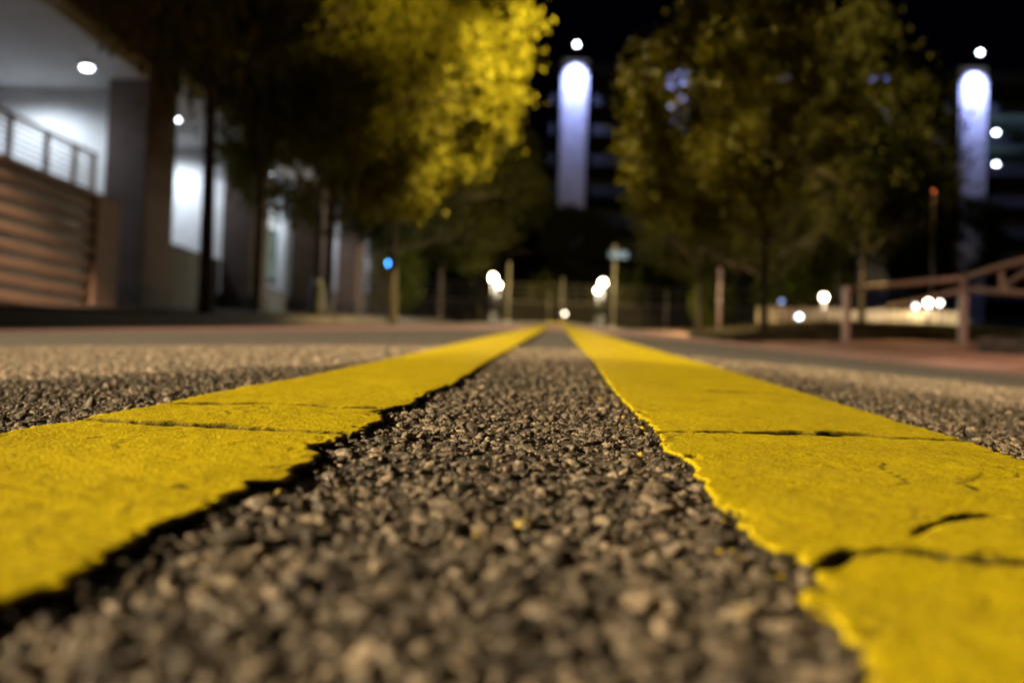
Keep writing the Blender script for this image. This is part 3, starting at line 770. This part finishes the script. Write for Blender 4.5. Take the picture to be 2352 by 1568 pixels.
for fr in (0, .5, 1.0):
    MB().box(wx - .054, wx + .01, y0 + (y1 - y0) * fr - .04, y0 + (y1 - y0) * fr + .04, zb - .05, zt + .05).build('glazing_bar', M['frame'], win)
# light blue door edge strip by the fourth column
ds = part(MB().box(-9.98, -9.93, 43.0, 43.35, g1(-9.5, 43), g1(-9.5, 43) + 2.3), 'door_edge', mat_noise('blue_door', (.32, .37, .48), (.40, .45, .56), 3, .6))

# ------------------------------------------------------------------ slatted porch with railing in front of the first bay
XP = -8.35
pz = float(hit_x(250, 468, XP)[2]); py1 = float(hit_x(216, 500, XP)[1]); py2 = float(hit_x(272, 500, XP)[1])
print('porch', pz, py1, py2)
po = empty('slatted_porch', (XP, 15, g1(XP, 15)))
tag(po, 'stained plank porch wall with square end post in front of the first column', 'porch wall')
def ppart(mb, name, mat, parent=None):
    o = mb.build(name, mat, po if parent is None else parent); 
    if parent is None: o.matrix_parent_inverse = Matrix.Translation(po.location).inverted()
    return o
zg = g1(XP, 10.5)
npk = 9; ph = (pz - zg) / npk
pl_me = None
for k in range(npk):
    zc = zg + ph * k
    o = ppart(MB().box(XP - .05, XP + rng.uniform(-.006, .006), 9.5, py1 - .01, zc + ph * .10, zc + ph * .68, .008), 'plank', M['plank'])
ppart(MB().box(XP - .16, XP - .07, 9.5, py1, zg - .5, pz - .02), 'backing_board', M['black'])
ppart(MB().box(XP - .35, XP + .06, 9.5, py1 + .02, pz + .001, pz + .09, .01), 'cap_rail', M['plank'])
ppart(MB().box(XP - .42, XP + .05, py1 + .03, py2, zg - .3, pz + .12, .05), 'end_post', M['plank'])
ppart(MB().box(XI + .15, XP - .17, 9.5, py1, pz - .22, pz - .025), 'deck', M['concrete'])

ra = empty('balcony_railing', (-8.75, 15, pz))
tag(ra, 'pale pink metal railing with thin bars on top of the slatted porch', 'railing')
def rpart(mb, name, mat):
    o = mb.build(name, mat, ra); o.matrix_parent_inverse = Matrix.Translation(ra.location).inverted(); return o
XR = -8.75
rz_t = float(hit_x(218, 352, XR)[2]); re = float(hit_x(214, 400, XR)[1])
ra_y = [float(hit_x(q, 380, XR)[1]) for q in (18, 105, 170)] + [re]
rpart(MB().box(XR - .03, XR + .03, 9.5, re + .1, rz_t - .06, rz_t), 'top_rail', M['rail'])
for q in ra_y: rpart(MB().box(XR - .028, XR + .028, q - .05, q + .05, pz + .02, rz_t - .061), 'post', M['rail'])
nb = 8
for k in range(nb):
    zc = pz + .16 + (rz_t - pz - .3) * k / (nb - 1)
    rpart(MB().tube([(XR + .036, 9.5, zc), (XR + .036, re, zc)], .013, 6), 'bar', M['rail'])

# ------------------------------------------------------------------ right side: verge islands, kerb, truss railing
def island(name, poly, h, hk, mat):
    b = MB(); bm = b.bm
    lower = [bm.verts.new((x, y, g1(x, y) - .1)) for x, y in poly]
    top = [bm.verts.new((x, y, g1(x, y) + .025 + hk)) for x, y in poly]
    cx = sum(p[0] for p in poly) / len(poly); cy = sum(p[1] for p in poly) / len(poly)
    mid = [bm.verts.new((x * .6 + cx * .4, y * .6 + cy * .4, g1(x * .6 + cx * .4, y * .6 + cy * .4) + .02 + hk + h * .8)) for x, y in poly]
    c = bm.verts.new((cx, cy, g1(cx, cy) + hk + h))
    n = len(poly)
    for i in range(n):
        j = (i + 1) % n
        bm.faces.new((lower[i], lower[j], top[j], top[i])); bm.faces.new((top[i], top[j], mid[j], mid[i])).smooth = True; bm.faces.new((mid[i], mid[j], c)).smooth = True
    o = b.build(name, mat); tag(o, kind='structure'); return o
def ring_poly(cx, cy, rx, ry, n=28, wob=.06):
    return [(cx + rx * (1 + wob * math.sin(3 * a + cx)) * math.cos(a), cy + ry * (1 + wob * math.cos(2 * a)) * math.sin(a)) for a in (i * 2 * math.pi / n for i in range(n))]
ISL = [((8.3, 27.5, 5.0, 5.6), .26), ((12.6, 12.6, 6.4, 5.6), .10), ((19, 30, 7, 10), .3)]
for (c_, h) in ISL: island('verge', ring_poly(*c_), h, .13, M['soil'])
# kerb blocks round the nearer verge
kp = ring_poly(12.6, 12.6, 6.55, 5.75, 44)
kr = empty('verge_kerb', (12.6, 12.6, g1(12.6, 12.6)))
tag(kr, 'low curved concrete kerb round the grass verge by the driveway', 'kerb')
for i in range(44):
    (x, y), (x2, y2) = kp[i], kp[(i + 1) % 44]
    if x > 15: continue
    L = math.hypot(x2 - x, y2 - y); an = math.atan2(y2 - y, x2 - x)
    o = MB().box(-L / 2 + .006, L / 2 - .006, -.08, .08, -.15, .18, .012).build('kerb_block', M['kerb'], kr)
    o.location = ((x + x2) / 2 - 12.6, (y + y2) / 2 - 12.6, g1((x + x2) / 2, (y + y2) / 2) - kr.location.z); o.rotation_euler = (0, 0, an)
# grass blades on the verges
nb_ = 26000; gV = []
q = rng.random(nb_)
for ci, ((cx, cy, rx, ry), h) in enumerate(ISL):
    n = nb_ // 3; rr = np.sqrt(rng.random(n)) * .97; a = rng.random(n) * 6.283
    x = cx + rx * rr * np.cos(a); y = cy + ry * rr * np.sin(a)
    z = gz(x, y) + .12 + h * np.interp(rr, [0, .6, 1], [1, .8, 0]) - .02
    hgt = rng.uniform(.06, .16, n); an = rng.random(n) * 3.14; wd = rng.uniform(.012, .03, n)
    lx = rng.normal(0, .05, n); ly = rng.normal(0, .05, n)
    gV.append(np.stack([np.stack([x - wd * np.cos(an), y - wd * np.sin(an), z], 1), np.stack([x + wd * np.cos(an), y + wd * np.sin(an), z], 1), np.stack([x + lx, y + ly, z + hgt], 1)], 1).reshape(-1, 3))
gV = np.concatenate(gV)
go = link_mesh('grass', mesh_np('grass', gV, np.arange(len(gV)).reshape(-1, 3), M['grass']))
tag(go, 'short dry grass on the verges beside the driveway', 'grass', kind='stuff')

# steel tube truss railing
Yt = 21.0
tr = empty('truss_railing', tuple(at(1945, 742, Yt)))
tr.location.z = g1(tr.location.x, Yt)
tag(tr, 'reddish steel tube truss railing rising from a square post beside the verge', 'railing')
def tpt(px, py, Y=Yt): return tuple(float(v) for v in at(px, py, Y))
def tpart(name, pts, r):
    o = MB().tube(pts, r, 8).build(name, M['steel'], tr); o.matrix_parent_inverse = Matrix.Translation(tr.location).inverted(); return o
pA, pB, pC = tpt(1945, 664), tpt(2213, 638, 19.5), tpt(2420, 578, 17.5)
tpart('top_chord', [pA, pB], .055); tpart('top_chord', [pB, pC], .06)
lA, lB, lC = tpt(2040, 706, 20.6), tpt(2213, 664, 19.5), tpt(2420, 678, 17.5)
tpart('lower_chord', [lA, lB], .045); tpart('lower_chord', [lB, lC], .055)
tpart('upright', [pB, lB], .055)
tpart('upright', [tpt(2300, 612, 18.7), tpt(2300, 669, 18.7)], .045)
tpart('diagonal', [tpt(2300, 665, 18.7), tpt(2405, 590, 17.6)], .055)
for q, Y in ((1945, Yt), (2213, 19.5)):
    p = tpt(q, 664 if q < 2000 else 667, Y)
    z0 = g1(p[0], Y) - .1
    o = MB().box(p[0] - .065, p[0] + .065, Y - .065, Y + .065, z0, p[2] + .06, .01).build('post', M['steel'], tr); o.matrix_parent_inverse = Matrix.Translation(tr.location).inverted()

# ------------------------------------------------------------------ end of the street: rail fence, posts, lamps
YF = 60.0
def fx(px, Y=YF): return float(at(px, 735, Y)[0])
fe = empty('rail_fence', (fx(1300), YF, g1(0, YF)))
tag(fe, 'long low rail fence on a dark wall across the end of the street', 'fence')
def fpart(mb, name, mat):
    o = mb.build(name, mat, fe); o.matrix_parent_inverse = Matrix.Translation(fe.location).inverted(); return o
xa, xb = fx(880), fx(1760)
zf = float(at(1300, 739, YF)[2]); 
zr = [float(at(1300, q, YF)[2]) for q in (700, 693, 668, 655)]
fpart(MB().box(xa, xb, YF, YF + .35, zf - 1.5, zr[0], .02), 'base_wall', M['fencewall'])
fpart(MB().box(xa, xb, YF - .08, YF + .40, zr[0] + .001, zr[1] + .03, .02), 'coping', M['fencerail'])
x = xa + .2; i = 0
while x < xb:
    fpart(MB().box(x - .05, x + .05, YF + .1, YF + .2, zr[1] + .031, zr[3] + .05), 'fence_post', M['fencerail'])
    x += 1.75
for q in (zr[2], zr[3], (zr[1] + zr[2]) / 2):
    fpart(MB().box(xa, xb, YF + .03, YF + .08, q - .04, q + .04), 'fence_rail', M['fencerail'])

def post(px, py, Y, r, label, mat='pole', name='slim_post'):
    p = at(px, py, Y); x = float(p[0]); z0 = g1(x, Y)
    t = empty(name, (x, Y, z0)); tag(t, label, 'post')
    MB().lathe([(r * 1.9, -.3), (r * 1.9, .06), (r * 1.2, .12)], 12).build('base', M[mat], t)
    MB().tube([(0, 0, .1), (0, 0, float(p[2]) - z0)], [r, r * .92], 10).build('shaft', M[mat], t)
    MB().ball((0, 0, float(p[2]) - z0), r * 1.15).build('cap', M[mat], t)
    return t
post(1170, 606, 46, .06, 'tall pale post beside the first pair of globe lamps')
post(1293, 640, 54, .06, 'pale post straight ahead where the yellow lines end')
sp = post(1413, 566, 46, .06, 'tall pale post carrying a small blue sign')
post(1655, 620, 44, .09, 'stout pinkish post in front of the dark verge', 'rail')
post(1262, 672, 57, .06, 'short pale post left of the straight ahead post')
post(1532, 668, 56, .06, 'short pale post near the end of the fence')
p = at(1421, 585, 45.8)
sg = empty('street_sign', tuple(p)); tag(sg, 'small blue street sign plate on the tall pale post', 'sign')
MB().box(-.42, .42, -.015, .015, -.17, .17, .01).build('plate', M['bluesign'], sg)
MB().box(-.1, .02, .016, .09, -.06, .06).build('bracket', M['pole'], sg)

EM = dict(warm=mat_emit('globe_warm', (1.0, .86, .62), 14.0), white=mat_emit('globe_white', (.82, .9, 1.0), 6.0), dimblue=mat_emit('globe_pale_blue', (.35, .5, 1.0), 1.5),
          blue=mat_emit('globe_blue', (.06, .34, 1.0), 22.0), faint=mat_emit('globe_faint_blue', (.10, .22, .6), .45), red=mat_emit('globe_amber', (1.0, .34, .18), .9), cool=mat_emit('globe_cool', (.75, .86, 1.0), 5.0))
def globe_lamp(px, py, Y, r, em, label, power=0, color=WARM, squash=1.0, group='lamps on slim posts', foot=None):
    p = at(px, py, Y); x, z = float(p[0]), float(p[2]); z0 = g1(x, Y)
    t = empty('globe_lamp', (x, Y, z0)); tag(t, label, 'lamp', group)
    H = z - z0
    if H > .5:
        MB().lathe([(.13, -.4), (.13, .06), (.07, .3), (.045, .4)], 12).build('base', M['black'], t)
        MB().tube([(0, 0, .35), (0, 0, H - r)], [.045, .035], 8).build('pole', M['black'], t)
    else:
        MB().lathe([(.16, -.6), (.16, H - r * squash - .02), (.10, H - r * squash)], 12).build('base', M['black'], t)
    b = MB(); b.ball((0, 0, H), r, squash); g = b.build('globe', EM[em], t)
    MB().lathe([(r * .62, -r * .2), (r * .5, 0), (r * .12, r * .25)], 12).build('cap', M['black'], t, (0, 0, H + r * squash * .96))
    if power: lamp('globe_light', (x, Y - .25, z), power, color, r)
    return t
globe_lamp(1133, 637, 40, .125, 'warm', 'bright globe lamp beside the tall pale post', 900)
globe_lamp(1145, 655, 48, .105, 'warm', 'smaller globe lamp just behind the bright globe by the tall pale post', 500)
globe_lamp(1385, 649, 40, .125, 'warm', 'bright globe lamp beside the post with the blue sign', 900)
globe_lamp(1373, 667, 48, .105, 'warm', 'smaller globe lamp just behind the bright globe by the blue sign', 500)
globe_lamp(1297, 720, 53, .075, 'warm', 'low lamp at the foot of the post where the yellow lines end', 0)
globe_lamp(895, 605, 38.5, .10, 'blue', 'blue signal light on a slim post between the street trees', 60, (.1, .4, 1))
globe_lamp(1892, 682, 36, .115, 'warm', 'single bright globe lamp above the pale wall', 420)
globe_lamp(1795, 692, 44, .09, 'dimblue', 'pale blue lamp in front of the green shrub')
globe_lamp(1835, 727, 35.5, .11, 'cool', 'low oval bulkhead lamp in front of the pale wall', 40, (.9, .95, 1), .6)
globe_lamp(2103, 703, 40, .08, 'white', 'smallest lamp of three under the truss railing', 30)
globe_lamp(2132, 695, 38, .115, 'warm', 'largest middle lamp of three under the truss railing', 420)
globe_lamp(2158, 696, 39, .085, 'white', 'cool white lamp of three under the truss railing', 40)
globe_lamp(2145, 437, 37, .07, 'red', 'dim amber lamp high on a pole behind the truss railing', 25, (1, .5, .2))
globe_lamp(1855, 575, 52, .09, 'faint', 'very faint blue lamp on a pole above the green shrub')

# low pale picket wall lit by the lamps on the right
pw = empty('picket_fence', (fx(1900, 40), 40, g1(9, 40)))
tag(pw, 'low pale picket fence lit by the lamps beyond the verge', 'fence')
xa, xb = fx(1745, 40), fx(2230, 40); x = xa; k = 0
zt_ = float(at(1900, 708, 40)[2]); zs = (float(at(2150, 712, 40)[2]) - zt_) / (fx(2150, 40) - fx(1900, 40))
pk = MB().box(-.11, .11, -.03, .03, -1.3, 0, .008).build('picket', M['palewall'], pw); pme = pk.data
while x < xb:
    o = pk if k == 0 else link_mesh('picket', pme, pw)
    o.location = (x - pw.location.x, rng.uniform(-.02, .02), zt_ + (x - fx(1900, 40)) * zs * .3 - pw.location.z + rng.uniform(-.04, .04))
    x += .285; k += 1
for dz in (-.25, -.75):
    o = MB().box(xa - pw.location.x, xb - pw.location.x, .035, .075, zt_ + dz - .04 - pw.location.z, zt_ + dz + .04 - pw.location.z).build('back_rail', M['palewall'], pw)

shrub(fx(1640, 47.5) , 48.5, 1.5, 'rounded green shrub between the dark trunk and the pinkish post')
shrub(fx(1815, 45), 46.5, 1.9, 'tall green shrub behind the pale blue lamp')
shrub(fx(1930, 45), 47, 1.6, 'broad green shrub behind the single bright globe lamp')
shrub(fx(905, 47), 47.0, 2.0, 'narrow yellow green shrub behind the blue signal light')
shrub(fx(1240, 58), 64, 1.6, 'dim shrub behind the rail fence')
shrub(fx(1450, 58), 64, 1.9, 'dim shrub behind the rail fence near the blue sign post')

# ------------------------------------------------------------------ parking deck far behind
YG = 115.0
def gX(px): return float(at(px, 300, YG)[0])
gtop = float(at(1317, 150, YG)[2])
g0 = g1(20, YG)
ga = empty('parking_deck', (gX(1800), YG, g0))
tag(ga, 'multi storey parking deck with floodlit pale pilasters behind the trees', 'building')
def gpart(mb, name, mat, parent=None):
    o = mb.build(name, mat, ga if parent is None else parent)
    if parent is None: o.matrix_parent_inverse = Matrix.Translation(ga.location).inverted()
    return o
xa, xb = gX(1262), gX(2640)
gpart(MB().box(xa, xb, YG + 9, YG + 9.4, g0 - 3, gtop - 1), 'inner_wall', M['garage_dark'])
FL = 3.55
for k in range(9):
    zt = gtop - .6 - k * FL
    gpart(MB().box(xa, xb, YG, YG + 9, zt - .45, zt - .1), 'floor_slab', M['garage'])
    gpart(MB().box(xa, xb, YG - .18, YG - .003, zt - .5, zt + .75), 'parapet', M['garage'])
flood_m = mat_emit('flood_lens', (.8, .88, 1.0), 22)
PW = gX(1348) - gX(1286)
for q, pw_ in ((1317, 1.0), (1553, .55), (1788, .55), (2006, .35), (2226, 1.0), (2450, 1.0)):
    cx = gX(q)
    top = gtop + .35
    gpart(MB().box(cx - PW / 2, cx + PW / 2, YG - 1.1, YG - .181, g0 - 2, top, .04), 'pilaster', M['pilaster'])
    for s in (-1, 1):
        gpart(MB().box(cx + s * PW * .36 - .12, cx + s * PW * .36 + .12, YG - 1.25, YG - 1.101, g0 - 2, top - .1, .02), 'fin', M['pilaster'])
    lx, ly, lz = cx + .05, YG - 2.5, top + 1.25
    fl = gpart(MB().tube([(cx, YG - .7, top - .02), (cx, YG - .9, top + .9), (lx, ly + .15, lz + .12)], .05, 6), 'lamp_bracket', M['black'])
    hb = MB(); hb.ball((lx, ly, lz), .24, .8); gpart(hb, 'floodlight', flood_m if pw_ == 1.0 else M['black'])
    lamp('flood_light', (lx, YG - 3.0, top + .8), 21000 * pw_, (.40, .47, 1.0), .15, 62, (lx, YG - 1.15, top - 3.2), .95)
deck_m = mat_emit('deck_lamp_lens', (.75, .9, 1.0), 26)
for (q, r_, yq) in ((2288, 305, 1.0), (2288, 378, 1.0), (1640, 210, 1.0), (1645, 278, 1.0), (1858, 290, 1.0), (1990, 245, 3.0), (2100, 330, 3.0), (2420, 300, 1.0)):
    p = at(q, r_, YG + yq)
    b = MB(); b.ball(tuple(p), .26 if q > 2200 else .2, .7); gpart(b, 'deck_lamp', deck_m)
    lamp('deck_light', (float(p[0]), float(p[1]) + .2, float(p[2]) - .5), 420 if q > 2200 else 100, (.5, .88, 1.0), .2)

# ------------------------------------------------------------------ unseen bag shape added behind the camera to cast the near shadow
db = empty('shadow_bag', (-.03, -.50, g1(0, -.5)))
tag(db, 'added black bag shape on the lane lines that casts the near shadow', 'bag')
canvas = mat_noise('black_canvas', (.02, .02, .022), (.035, .035, .038), 60, .8, .4, 300, .002)
b = MB(); n = 22; prof = [(-.60, .02), (-.59, .08), (-.55, .115), (-.42, .165), (-.2, .225), (0, .248), (.2, .23), (.40, .175), (.54, .12), (.58, .08), (.59, .02)]
rings = []
for x, r in prof:
    rings.append([b.bm.verts.new((x, r * .85 * math.cos(a), .0 + r + r * math.copysign(abs(math.sin(a)) ** .75, math.sin(a)) + (.02 * math.cos(x * 9) if math.sin(a) > 0 else 0))) for a in (k * 2 * math.pi / n for k in range(n))])
for A, B in zip(rings, rings[1:]):
    for k in range(n): b.bm.faces.new((A[k], A[(k + 1) % n], B[(k + 1) % n], B[k])).smooth = True
b.bm.faces.new(rings[0]); b.bm.faces.new(rings[-1])
b.build('body', canvas, db)
for sx in (-.22, .22):
    MB().tube([(sx, -.21, .2), (sx, -.19, .40), (sx * .7, -.06, .53), (sx * .7, .06, .53), (sx, .19, .40), (sx, .21, .2)], .014, 6).build('handle', canvas, db)
MB().tube([(-.42, 0, .33), (-.2, 0, .45), (0, 0, .505), (.2, 0, .46), (.40, 0, .345)], .008, 6).build('zip', M['black'], db)
